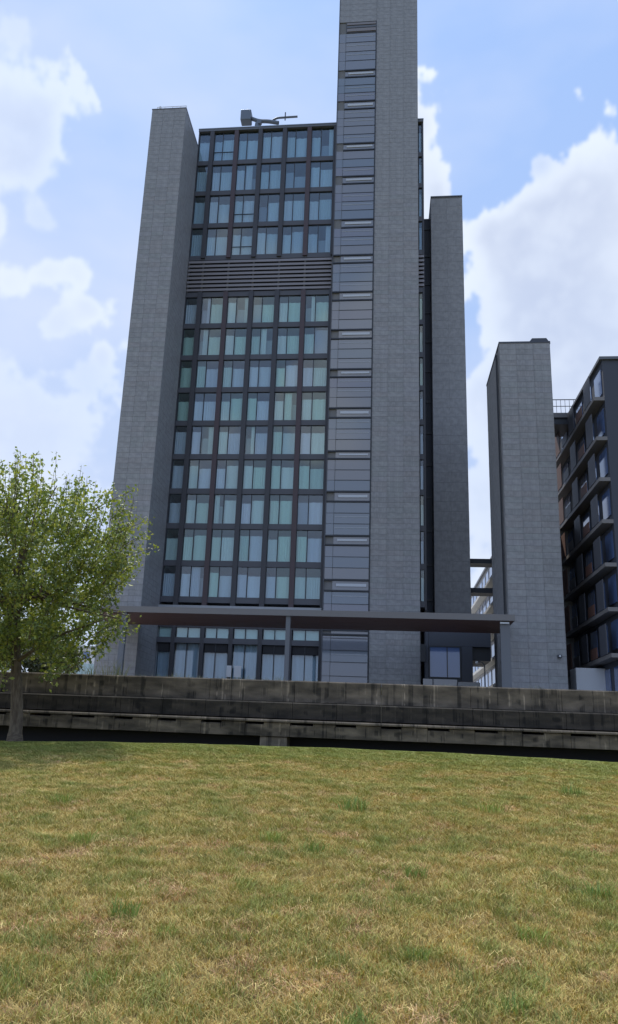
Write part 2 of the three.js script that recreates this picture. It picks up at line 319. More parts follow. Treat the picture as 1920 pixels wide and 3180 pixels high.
{ // plain tower behind, with the recessed link beside it
  const x0 = 5.5, x1 = 9.25, zf = -86, zb = -100, top = 66.8;
  const g = thing('slab_tower', 'plain dark grey slab tower standing behind the tallest tower and the bridges', 'tower', [(x0 + x1) / 2, PLAZA, zf - 6]);
  span(g, 'core', M.core, x0 + 0.04, x1 - 0.04, PLAZA, top - 0.04, zf - 0.06, zb);
  { const list = []; const R = rng(9); for (let y = PLAZA; y + 1.1 <= top; y += 1.104) for (let c = 0; c < 2; c++) { const q = uvBox((x1 - x0) / 2 - 0.012, 1.09, 0.05, R() * 6, R() * 6); q.translate(x0 + (c + 0.5) * (x1 - x0) / 2 - g.position.x, y + 0.552 - g.position.y, zf - 0.025 - g.position.z); list.push(q); } const m = part(g, 'front_cladding', mergeGeometries(list), M.clad[0]); m.userData.kind = 'stuff'; }
  cladSide(g, x0, -1, PLAZA, top, zb, zf, 4, ROW * 2, 123, M.clad[0]);
  cladSide(g, x1, 1, PLAZA, top, zb, zf, 4, ROW * 2, 124, M.clad[0]);
  span(g, 'parapet_cap', M.roofTrim, x0 - 0.03, x1 + 0.03, top - 0.02, top + 0.12, zf + 0.03, zb);
  const k = thing('link_block', 'narrow dark recessed block between the glazed block and the plain dark tower', 'building', [4.9, PLAZA, -90]);
  span(k, 'wall', M.darkWall, 4.3, 5.46, PLAZA, 65, -88, -99);
  for (let y = 9.5; y < 64; y += 3.86) span(k, 'slab_edge', M.frame, 4.28, 5.48, y, y + 0.3, -87.9, -88.05);
  span(k, 'parapet_cap', M.roofTrim, 4.28, 5.48, 65, 65.15, -87.95, -99);
}
{ // shorter tower on the other side of the bridges
  const x0 = 10.62, x1 = 15.2, zf = -70, zb = -79.4, top = 38.45;
  const g = thing('slab_tower', 'shorter grey panelled slab tower with a flat box on its roof, past the canopy end', 'tower', [(x0 + x1) / 2, PLAZA, zf - 4]);
  span(g, 'core', M.core, x0 + 0.05, x1 - 0.05, PLAZA, top - 0.05, zf - 0.06, zb);
  cladFront(g, x0, x1, PLAZA, top, zf, 3, ROW, 131, 300, 6.6);
  cladSide(g, x0, -1, PLAZA, top, zb + 2.4, zf - 1.5, 3, ROW, 132, M.clad[0]);
  cladSide(g, x0, -1, PLAZA, top, zb, zb + 2.2, 1, ROW, 133, M.clad[0]);
  cladSide(g, x0, -1, PLAZA, top, zf - 0.9, zf - 0.06, 1, ROW, 135, M.clad[0]);
  cladSide(g, x1, 1, PLAZA, top, zb, zf, 5, ROW, 134, M.clad[0]);
  span(g, 'parapet_cap', M.darkMetal, x0 - 0.04, x1 + 0.04, top - 0.02, top + 0.14, zf + 0.04, zb);
  { const s = new THREE.Shape(); s.moveTo(13.3, 0); s.lineTo(15.35, 0); s.lineTo(15.0, 0.55); s.lineTo(13.7, 0.55); s.closePath(); const e = new THREE.ExtrudeGeometry(s, { depth: 3, bevelEnabled: false }); wpart(g, 'roof_housing', e, M.darkMetal, 0, top + 0.13, zf - 3.4); }
  { const c = wpart(g, 'wall_lamp', new RoundedBoxGeometry(0.3, 0.26, 0.3, 2, 0.04), M.darkMetal, 14.6, 9.65, zf + 0.15); part(c, 'lens', new THREE.CylinderGeometry(0.08, 0.08, 0.04, 12).rotateX(Math.PI / 2), M.white, 0, 0, 0.16); }
  span(g, 'down_pipe', M.frame, 10.42, 10.56, PLAZA, top - 0.6, zf - 1.3, zf - 1.15);
}

// ------------------------------------------------------------------ glazed block
const curtainGeos = new Map();
function curtainGeo(w, h, seed, folds) {
  const key = `${w.toFixed(2)}|${h.toFixed(2)}|${seed}|${folds}`; if (curtainGeos.has(key)) return curtainGeos.get(key);
  const n = Math.max(6, Math.round(w * folds * 4)), g = new THREE.PlaneGeometry(w, h, n, 1), p = g.attributes.position, R = rng(seed * 31 + 7), ph = R() * 6;
  for (let i = 0; i < p.count; i++) { const x = p.getX(i); p.setZ(i, 0.055 * Math.sin(x * folds * 6.283 + ph + 0.8 * Math.sin(x * 3 + ph))); }
  g.computeVertexNormals(); curtainGeos.set(key, g); return g;
}
{
  const x0 = -22.5, xr = 4.33, xe = -5.95, zf = -80, zback = -84.5, roof = 72.83;
  const g = thing('glazed_block', 'tall glazed block with dark fin grid, louvred band and a crane on its roof', 'building', [(x0 + xr) / 2, PLAZA, zf - 8]);
  const lo = [15.5, 19.25, 23.2, 27.0, 30.85, 34.7, 38.6, 42.49, 46.4, 50.35], hi = [55.1, 59.42, 63.85, 68.1, 72.55];
  span(g, 'rear_wall', M.room, x0, xr, PLAZA, roof - 0.3, zback, -97);
  span(g, 'side_wall', M.core, xr - 0.18, xr, PLAZA, roof - 0.3, zf - 0.35, zback);
  span(g, 'side_wall', M.room, x0, x0 + 0.1, PLAZA, roof - 0.3, zf - 0.35, zback);
  span(g, 'roof_slab', M.roofTrim, x0, xr, roof - 0.3, roof, zf + 0.25, -97);
  span(g, 'roof_flashing', M.metal, x0 - 0.02, xr + 0.02, roof, roof + 0.09, zf + 0.3, zf - 0.3);
  const fins = [-20.79, -17.82, -14.92, -11.98, -9.03], FW = 0.5;
  // floor slabs (with ceilings) and transoms
  for (const y of [...lo, ...hi.slice(0, -1)]) {
    span(g, 'floor_slab', M.slab, x0 + 0.1, xr - 0.18, y - 0.24, y + 0.24, zf - 0.34, zback);
    span(g, 'transom', M.transom, x0, xr, y - 0.3, y + 0.3, zf + 0.06, zf - 0.33);
  }
  span(g, 'sill_band', M.slab, x0, xe, 14.5, 14.86, zf + 0.35, zf - 0.3);
  // vertical fins, room partitions behind them
  fins.concat([xe - 0.0]).forEach((x, i) => {
    const w = i === fins.length ? 0.36 : FW;
    for (const [a, b] of [[14.88, 50.62], [55.0, 72.5]]) span(g, 'fin', (i * 7) % 3 === 1 ? M.finRed : M.fin, x - w / 2, x + w / 2, a, b, zf + 0.24, zf - 0.32);
    span(g, 'partition', M.room, x - 0.1, x + 0.1, PLAZA, roof - 0.35, zf - 0.36, zback);
  });
  span(g, 'fin', M.fin, x0, x0 + 0.12, 14.88, 50.62, zf + 0.1, zf - 0.3);
  span(g, 'fin', M.fin, x0, x0 + 0.12, 55, 72.5, zf + 0.1, zf - 0.3);
  // windows
  const R = rng(2024);
  const bays = [[x0 + 0.13, fins[0] - FW / 2], ...fins.slice(0, -1).map((f, i) => [f + FW / 2, fins[i + 1] - FW / 2]), [fins[4] + FW / 2, xe - 0.18]];
  function makeWindow(a, b, y0, y1, upper, single) {
    const w = new THREE.Group(); w.name = 'window'; w.position.set((a + b) / 2 - g.position.x, y0 - g.position.y, zf - g.position.z); g.add(w);
    const W = b - a, H = y1 - y0, m = single ? W / 2 : -W / 2 + W * 0.43, t = 0.055;
    const bar = (name, xa, xb, ya, yb) => part(w, name, box(xb - xa, yb - ya, 0.1), M.frame, (xa + xb) / 2, (ya + yb) / 2, -0.1);
    bar('frame', -W / 2, -W / 2 + t, 0, H); bar('frame', W / 2 - t, W / 2, 0, H);
    if (!single) bar('mullion', m - 0.045, m + 0.045, 0, H);
    const panes = single ? [[-W / 2 + t, W / 2 - t]] : [[-W / 2 + t, m - 0.045], [m + 0.045, W / 2 - t]];
    const mood = R();
    panes.forEach(([xa, xb]) => {
      const pw = xb - xa, pg = M.glass[Math.floor(R() * 3)], pm = y0 > 55 ? M.glassUpper : pg;
      const pn = part(w, 'pane', box(pw, H - 0.02, 0.012), pm, (xa + xb) / 2, H / 2, -0.11); pn.rotation.y = (R() - 0.5) * 0.006; pn.rotation.x = (R() - 0.5) * 0.006;
      // drawn curtain below, ceiling zone left open above; sometimes half drawn or a lowered blind
      const ch = H * mix(0.70, 0.80, Math.floor(R() * 3) / 2), cm = M.curtain[Math.floor(Math.pow(R(), 1.4) * 4)], q = single ? R() * 0.7 : R(), seed = Math.floor(R() * 4);
      if (q < 0.82) part(w, 'curtain', curtainGeo(pw, ch, seed, q < 0.3 ? 4 : 1.6), single ? M.curtain[2] : cm, (xa + xb) / 2, ch / 2 + 0.02, -0.26);  // whiter curtain colour makes up for the shade on the single-pane first bay
      else if (q < 0.93) { const cw = pw * (0.3 + 0.4 * R()), left = R() < 0.5; part(w, 'curtain', curtainGeo(Math.round(cw * 10) / 10, H * 0.97, seed, 5), cm, left ? xa + cw / 2 : xb - cw / 2, H * 0.485 + 0.02, -0.27); part(w, 'blind', box(pw, Math.round(H * 0.5), 0.02), M.blind[0], (xa + xb) / 2, Math.round(H * 0.5) / 2 + 0.05, -0.7); }
      else if (q < 0.985) { const bh = Math.round(H * (0.5 + 0.4 * R()) * 5) / 5; part(w, 'blind', box(pw - 0.02, bh, 0.02), M.blind[Math.floor(R() * 2)], (xa + xb) / 2, bh / 2 + 0.02, -0.34); }
      if (mood > 0.9 && upper) bar('cross_bar', xa, xb, H * 0.3, H * 0.3 + 0.06);
    });
    return w;
  }
  const rows = [];
  for (let i = 0; i + 1 < lo.length; i++) rows.push([lo[i] + 0.3, lo[i + 1] - 0.3, i > 7]);
  for (let i = 0; i + 1 < hi.length; i++) rows.push([hi[i] + 0.3, i === 3 ? hi[4] - 0.06 : hi[i + 1] - 0.3, true]);
  for (const [y0, y1, up] of rows) {
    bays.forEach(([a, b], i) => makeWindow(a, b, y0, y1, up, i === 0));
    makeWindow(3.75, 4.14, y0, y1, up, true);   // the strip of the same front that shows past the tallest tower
  }
  span(g, 'fin', M.fin, 4.15, 4.33, 14.88, 72.5, zf + 0.1, zf - 0.34);
  // louvred plant floor
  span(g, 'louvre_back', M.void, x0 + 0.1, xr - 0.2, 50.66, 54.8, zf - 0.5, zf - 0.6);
  for (let k = 0; k < 8; k++) {
    const s = span(g, 'louvre_slat', M.louvre, x0 + 0.1, xe, 50.72 + k * 0.515, 51.1 + k * 0.515, zf + 0.1, zf + 0.14); s.rotation.x = -0.3;
    const s2 = span(g, 'louvre_slat', M.louvre, 3.6, 4.3, 50.72 + k * 0.515, 51.1 + k * 0.515, zf + 0.1, zf + 0.14); s2.rotation.x = -0.3;
  }
  // ground floor behind the canopy
  span(g, 'ground_floor_slab', M.slab, x0 + 0.1, xe, 12.75, 14.4, zf - 0.1, zback);
  span(g, 'head_band', M.fin, x0, xe, 12.66, 14.45, zf + 0.05, zf - 0.09);
  span(g, 'transom', M.transom, x0, xe, 11.12, 11.66, zf + 0.1, zf - 0.3);
  bays.forEach(([a, b], i) => {
    const w = new THREE.Group(); w.name = 'shopfront'; w.position.set((a + b) / 2 - g.position.x, PLAZA - g.position.y, zf - g.position.z); g.add(w);
    const W = b - a, m = i === 0 ? W / 2 : -W * 0.02, y = (v) => v - PLAZA;
    const parts = i === 0 ? [[-W / 2 + 0.05, W / 2 - 0.05]] : [[-W / 2 + 0.05, m - 0.04], [m + 0.04, W / 2 - 0.05]];
    if (i > 0) part(w, 'mullion', box(0.08, 12.66 - PLAZA, 0.12), M.frame, m, (12.66 - PLAZA) / 2, -0.1);
    for (const [xa, xb] of parts) {
      const c = (xa + xb) / 2, pw = xb - xa;
      part(w, 'clerestory_pane', box(pw, 0.96, 0.012), M.glass[0], c, y(12.16), -0.1);
      part(w, 'blind', box(pw - 0.04, 0.94, 0.02), M.curtain[0], c, y(12.16), -0.3);
      const vent = i === 0 || i === 2 || i === 4 || i === 5;
      if (vent) part(w, 'vent_panel', box(pw, 0.84, 0.04), M.void, c, y(10.68), -0.12);
      const h = (vent ? 10.22 : 11.1) - PLAZA;
      part(w, 'pane', box(pw, h, 0.012), M.glass[2], c, h / 2, -0.1);
      part(w, 'curtain', curtainGeo(pw, h - 0.02, i, 2), M.curtain[3], c, h / 2, -0.5);
    }
  });
  fins.concat([xe]).forEach((x) => span(g, 'ground_post', M.fin, x - 0.2, x + 0.2, PLAZA, 12.66, zf + 0.12, zf - 0.3));
}
{ // cleaning crane on the roof of the glazed block
  const g = thing('roof_crane', 'small grey cleaning crane with boxy counterweight lying along the roof edge', 'crane', [-15.9, 72.9, -81.6]);
  part(g, 'counterweight', new RoundedBoxGeometry(1.3, 1.5, 1.2, 2, 0.12), M.craneSteel, -1.25, 3.0, 0);
  part(g, 'pedestal', new THREE.CylinderGeometry(0.26, 0.42, 2.1, 14), M.craneSteel, 0.15, 1.05, 0);
  const tube = (pts, r) => new THREE.TubeGeometry(new THREE.CatmullRomCurve3(pts.map((p) => new THREE.Vector3(...p))), 16, r, 8);
  part(g, 'jib', tube([[-0.7, 2.9, 0], [0.3, 2.45, 0], [1.5, 2.3, 0], [2.8, 2.0, 0]], 0.24), M.craneSteel);
  part(g, 'arm', tube([[1.9, 2.3, 0], [2.5, 2.7, 0], [3.5, 2.78, 0], [5.1, 2.82, 0]], 0.13), M.craneSteel);
  part(g, 'cross_bar', box(0.12, 1.15, 0.12), M.darkMetal, 3.6, 2.85, 0.1);
  part(g, 'cable_drum', new THREE.CylinderGeometry(0.3, 0.3, 0.5, 16).rotateX(Math.PI / 2), M.craneSteel, 0.4, 2.2, 0);
}

// ------------------------------------------------------------------ canopy
{
  const x0 = -25.0, x1 = 10.5, zf = -66, zb = -73.45, yt = 12.4, yb = 11.9;
  const g = thing('entrance_canopy', 'long flat canopy with brown soffit on posts along the foot of the towers', 'canopy', [(x0 + x1) / 2, PLAZA, -69.7]);
  span(g, 'roof', M.fascia, x0 + 0.05, x1 - 0.05, yb + 0.06, yt - 0.03, zf - 0.09, zb);
  span(g, 'fascia', M.fascia, x0, x1, yb, yt, zf, zf - 0.09);
  span(g, 'fascia', M.fascia, x1 - 0.045, x1, yb, yt, zf - 0.095, zb);
  span(g, 'fascia', M.fascia, x0, x0 + 0.045, yb, yt, zf - 0.095, zb);
  for (let k = 0; k < 15; k++) { const z = zf - 0.12 - k * 0.485; span(g, 'soffit_board', M.soffit, x0 + 0.06, x1 - 0.06, yb + 0.0 + (k % 2) * 0.006, yb + 0.055, z, z - 0.47); }
  for (const [x, w, z] of [[-7.66, 0.36, -66.35], [-21.55, 0.46, -66.35], [9.75, 0.74, -66.5]]) {
    const c = span(g, 'column', M.post, x - w / 2, x + w / 2, PLAZA, yb, z + 0.2, z - 0.2);
    part(c, 'base_plate', box(w + 0.16, 0.06, 0.56), M.darkMetal, 0, -(yb - PLAZA) / 2 + 0.03, 0);
  }
  span(g, 'bracket_lamp', M.white, 9.35, 10.05, yb - 0.22, yb - 0.12, zf - 0.1, zf - 0.26);
}
// ------------------------------------------------------------------ entrance wing under the canopy
{
  const zf = -77, g = thing('entrance_wing', 'dark entrance wing with a blue glass double window under the canopy', 'building', [7, PLAZA, zf - 3]);
  span(g, 'wall', M.darkWall, 4.05, 4.3, PLAZA, 13.2, zf, zf - 8);
  span(g, 'wall', M.darkWall, 4.32, 10.0, 11.12, 13.2, zf, zf - 8);
  span(g, 'wall', M.darkWall, 7.3, 8.3, PLAZA, 11.1, zf, zf - 8);
  span(g, 'wall', M.darkWall, 4.32, 7.28, PLAZA, 8.18, zf - 0.05, zf - 8);
  span(g, 'back_wall', M.darkWall, 4.32, 7.28, 8.2, 11.1, zf - 0.6, zf - 0.8);
  const w = new THREE.Group(); w.name = 'window'; w.position.set(5.8 - 7, 8.25 - PLAZA, 3); g.add(w);
  part(w, 'pane', box(1.55, 2.75, 0.03), M.blueGlass, -0.6, 1.4, -0.06); part(w, 'pane', box(1.12, 2.75, 0.03), M.blueGlass, 0.79, 1.4, -0.06);
  part(w, 'mullion', box(0.07, 2.8, 0.12), M.frame, 0.2, 1.4, -0.04);
  part(w, 'frame', box(2.94, 0.1, 0.16), M.frame, 0, 2.83, -0.04); part(w, 'frame', box(2.94, 0.1, 0.16), M.frame, 0, -0.02, -0.04);
  part(w, 'frame', box(0.1, 2.72, 0.16), M.frame, -1.42, 1.4, -0.04); part(w, 'frame', box(0.1, 2.72, 0.16), M.frame, 1.42, 1.4, -0.04);
  span(g, 'side_post', M.frame, 3.55, 4.0, 9.6, 11.2, zf + 0.3, zf - 0.1);
  span(g, 'glass_balustrade', M.strip[2], 3.75, 6.85, PLAZA, 8.02, zf + 0.75, zf + 0.7);
  span(g, 'balustrade_post', M.frame, 4.6, 4.68, PLAZA, 8.04, zf + 0.82, zf + 0.76); span(g, 'balustrade_post', M.frame, 6.8, 6.88, PLAZA, 8.04, zf + 0.82, zf + 0.76);
  span(g, 'slab_edge', M.frame, 8.32, 10.0, 9.9, 11.08, zf - 0.4, zf - 6);
  const b = thing('planter_box', 'low grey concrete planter box beside the dark entrance wing', 'planter', [7.8, PLAZA, zf + 1.2]);
  part(b, 'trough', new RoundedBoxGeometry(1.9, 1.95, 0.9, 2, 0.03), M.slab, 0, 0.98, 0); part(b, 'soil', box(1.7, 0.04, 0.7), M.soffit, 0, 1.965, 0);
}
{ // lamp post in the passage
  const g = thing('lamp_post', 'slim dark lamp post with a white globe on an arm beside the entrance', 'lamp post', [8.95, PLAZA, -75.6]);
  part(g, 'pole', new THREE.CylinderGeometry(0.05, 0.07, 3.55, 10), M.darkMetal, 0.25, 1.78, 0);
  part(g, 'arm', new THREE.TubeGeometry(new THREE.CatmullRomCurve3([new THREE.Vector3(0.25, 3.5, 0), new THREE.Vector3(0, 3.78, 0), new THREE.Vector3(-0.38, 3.82, 0)]), 10, 0.04, 6), M.darkMetal);
  part(g, 'globe', new THREE.SphereGeometry(0.14, 16, 12), M.white, -0.42, 3.72, 0);
}
// two white boards standing outside the shopfront
for (const [x, w, h, l] of [[-14.7, 0.5, 3.1, 'narrow white upright board standing before the ground floor glass'], [-13.85, 0.72, 3.1, 'wider white upright board standing before the ground floor glass']]) {
  const g = thing('notice_board', l, 'board', [x, PLAZA, -78.8]);
  part(g, 'panel', new RoundedBoxGeometry(w, 1.1, 0.06, 2, 0.02), M.white, 0, h - 0.55, 0);
  part(g, 'post', box(0.05, h - 0.2, 0.05), M.metal, -w / 2 + 0.06, (h - 0.2) / 2, -0.06); part(g, 'post', box(0.05, h - 0.2, 0.05), M.metal, w / 2 - 0.06, (h - 0.2) / 2, -0.06);
}

// ------------------------------------------------------------------ bridges between the plain tower and the shorter one
[[21.33, 21.76, 'upper dark footbridge between the plain tower and the shorter tower'], [18.12, 18.58, 'lower dark footbridge between the plain tower and the shorter tower']].forEach(([a, b, l]) => {
  const g = thing('footbridge', l, 'bridge', [10.9, a, -88]);
  span(g, 'deck', M.darkWall, 9.27, 13.2, a, b, -87.2, -89.2); span(g, 'edge_beam', M.frame, 9.27, 13.2, a - 0.05, b + 0.04, -87.05, -87.19);
});
// buildings beyond, seen in the gaps
function longBlock(name, label, X, z0, z1, base, top, width, storeys, bandMat, wallMat, over = 0.35) {
  const g = thing(name, label, 'building', [X + width / 2, base, (z0 + z1) / 2]);
  span(g, 'wall', wallMat, X, X + width, base, top, z0, z1);
  span(g, 'roof', M.roofTrim, X - 0.25, X + width, top, top + 0.25, z0 + 0.2, z1);
  const h = (top - base) / storeys, n = Math.round(Math.abs(z1 - z0) / 3.4);
  for (let s = 1; s < storeys; s++) span(g, 'slab_edge', bandMat, X - over, X - 0.01, base + s * h - 0.16, base + s * h + 0.16, z0, z1);
  for (let s = 0; s < storeys; s++) for (let k = 0; k < n; k++) { const za = z0 - 0.5 - k * 3.4; span(g, 'window', M.blueGlass, X - 0.06, X - 0.01, base + s * h + 0.7, base + s * h + h * 0.82, za, za - 2.2); }
  return g;
}
longBlock('terrace_block', 'distant grey block with white slab edges seen between the towers', 12.9, -82, -122, PLAZA, 23.7, 10, 6, std(0.5, 0.5, 0.48, 0.7), std(0.30, 0.31, 0.32, 0.8), 0.8);
{
  const g = longBlock('balcony_block', 'dark block with shadowed balconies past the shorter tower', 18.6, -66, -92, PLAZA, 34.6, 14, 8, M.fascia, M.darkWall, 0.9);
  for (let s = 1; s < 8; s++) { const y = PLAZA + s * 3.6; for (let k = 0; k < 8; k++) { span(g, 'balcony_screen', k % 3 === 1 ? M.soffit : M.transom, 17.66, 17.72, y + 0.2, y + (k % 2 ? 1.1 : 2.6), -67 - k * 3.1, -67 - k * 3.1 - 2.1); } }
  const l = thing('link_roof', 'flat dark link roof with a thin railing beside the shorter tower', 'roof', [17.4, 33.4, -78]);
  span(l, 'slab', M.fascia, 15.25, 18.5, 34.0, 34.5, -77.2, -81); span(l, 'beam', M.frame, 15.25, 18.5, 33.35, 33.98, -77.4, -80.8);
  span(l, 'handrail', M.frame, 15.25, 19.6, 35.9, 35.97, -77.25, -77.32); span(l, 'lower_rail', M.frame, 15.25, 19.6, 35.2, 35.25, -77.25, -77.32);
  for (let x = 15.4; x < 19.6; x += 0.42) span(l, 'baluster', M.frame, x, x + 0.035, 34.5, 35.9, -77.27, -77.31);
}
{
  const g = thing('gatehouse', 'small white gatehouse with one window glimpsed under the leafy tree', 'building', [-36.6, PLAZA, -101]);
  part(g, 'wall', box(3.6, 6.6, 3), M.white, 0.3, 3.3, 0); part(g, 'roof', box(4.1, 0.3, 3.5), M.slab, 0.3, 6.76, 0);
  part(g, 'band', box(3.62, 1.4, 0.08), std(0.42, 0.56, 0.58, 0.4), 0.3, 4.0, 1.53);
  const w = part(g, 'window', box(0.9, 0.9, 0.05), M.frame, -0.2, 5.75, 1.52); part(w, 'pane', box(0.74, 0.74, 0.02), M.blueGlass, 0, 0, 0.03);
}
{ // white lorry parked past the shorter tower
  const g = thing('delivery_lorry', 'white box lorry parked past the shorter tower behind the wall', 'lorry', [18.4, PLAZA, -72.6]);
  part(g, 'box_body', new RoundedBoxGeometry(4.4, 2.35, 2.2, 3, 0.06), M.white, 0, 1.95, 0);
  part(g, 'chassis', box(5.8, 0.22, 1.6), M.darkMetal, 0.6, 0.66, 0);
  const cab = new THREE.Shape(); cab.moveTo(0, 0); cab.lineTo(1.75, 0); cab.lineTo(1.75, 0.85); cab.lineTo(1.3, 1.75); cab.lineTo(0, 1.75); cab.closePath();
  const c = part(g, 'cab', new THREE.ExtrudeGeometry(cab, { depth: 1.96, bevelEnabled: true, bevelSize: 0.05, bevelThickness: 0.05, bevelSegments: 2 }), M.white, 2.3, 0.62, -0.98);
  part(c, 'windscreen', box(0.03, 0.9, 1.7), M.blueGlass, 1.585, 1.3, 0.98).rotation.z = 0.46;
  part(c, 'side_window', box(0.8, 0.6, 0.02), M.blueGlass, 0.75, 1.3, 2.035);
  for (const [x, z] of [[-1.3, 0.9], [-1.3, -0.9], [3.2, 0.9], [3.2, -0.9]]) { const w = part(g, 'wheel', new THREE.TorusGeometry(0.32, 0.13, 10, 24), M.rubber, x, 0.45, z); part(w, 'rim', new THREE.CylinderGeometry(0.24, 0.24, 0.16, 18).rotateX(Math.PI / 2), M.metal); }
}

// ------------------------------------------------------------------ trees and shrubs
M.bark = new THREE.MeshStandardMaterial({ roughness: 0.95, map: texture(128, 512, (u, v) => { const a = n2(u * 9, v * 5) * 14 + n2(u * 30, v * 14) * 12; return [92 + a, 82 + a, 70 + a * 0.9]; }) });
M.leaf = new THREE.MeshPhysicalMaterial({ vertexColors: true, roughness: 0.75, transmission: 0.5, thickness: 0, side: THREE.DoubleSide });
M.bladeDry = new THREE.MeshStandardMaterial({ roughness: 0.85, side: THREE.DoubleSide });
M.weed = new THREE.MeshStandardMaterial({ vertexColors: true, roughness: 0.85, side: THREE.DoubleSide });
function taper(pts, r0, r1, seg = 10, rad = 8) {
  const c = new THREE.CatmullRomCurve3(pts), g = new THREE.TubeGeometry(c, seg, 1, rad), p = g.attributes.position, q = new THREE.Vector3();
  for (let i = 0; i <= seg; i++) { c.getPointAt(i / seg, q); const k = mix(r0, r1, Math.pow(i / seg, 0.8)); for (let j = 0; j <= rad; j++) { const o = i * (rad + 1) + j; p.setXYZ(o, q.x + (p.getX(o) - q.x) * k, q.y + (p.getY(o) - q.y) * k, q.z + (p.getZ(o) - q.z) * k); } }
  g.computeVertexNormals(); return g;
}
function leafCloud(R, anchors, size, palette) {   // anchors: [Vector3 from, Vector3 to, count, spread]
  let n = 0; for (const a of anchors) n += a[2];
  const pos = new Float32Array(n * 12), col = new Float32Array(n * 12), idx = new Uint32Array(n * 6);
  const dir = new THREE.Vector3(), side = new THREE.Vector3(), nor = new THREE.Vector3(), c = new THREE.Vector3(), v = new THREE.Vector3(); let k = 0;
  for (const [a, b, count, spread] of anchors) for (let i = 0; i < count; i++, k++) {
    c.lerpVectors(a, b, Math.pow(R(), 0.8)); c.x += (R() - 0.5) * spread; c.y += (R() - 0.5) * spread; c.z += (R() - 0.5) * spread;
    dir.set(R() - 0.5, R() - 0.62, R() - 0.5).normalize(); nor.set(R() - 0.5, R() * 0.9 + 0.1, R() - 0.5).normalize(); side.crossVectors(dir, nor).normalize(); nor.crossVectors(side, dir);
    const L = size * (0.65 + 0.7 * R()), w = L * (0.26 + 0.1 * R()), pc = palette[Math.floor(R() * palette.length)], s = 0.85 + 0.3 * R();
    const pts = [v.copy(c).toArray(), v.copy(c).addScaledVector(dir, L * 0.5).addScaledVector(side, w).addScaledVector(nor, L * 0.08).toArray(), v.copy(c).addScaledVector(dir, L).toArray(), v.copy(c).addScaledVector(dir, L * 0.5).addScaledVector(side, -w).addScaledVector(nor, L * 0.08).toArray()];
    for (let q = 0; q < 4; q++) for (let e = 0; e < 3; e++) { pos[k * 12 + q * 3 + e] = pts[q][e]; col[k * 12 + q * 3 + e] = pc[e] * s; }
    idx.set([k * 4, k * 4 + 1, k * 4 + 2, k * 4, k * 4 + 2, k * 4 + 3], k * 6);
  }
  const g = new THREE.BufferGeometry(); g.setAttribute('position', new THREE.BufferAttribute(pos, 3)); g.setAttribute('color', new THREE.BufferAttribute(col, 3)); g.setIndex(new THREE.BufferAttribute(idx, 1)); g.computeVertexNormals(); return g;
}
const V = (x, y, z) => new THREE.Vector3(x, y, z);
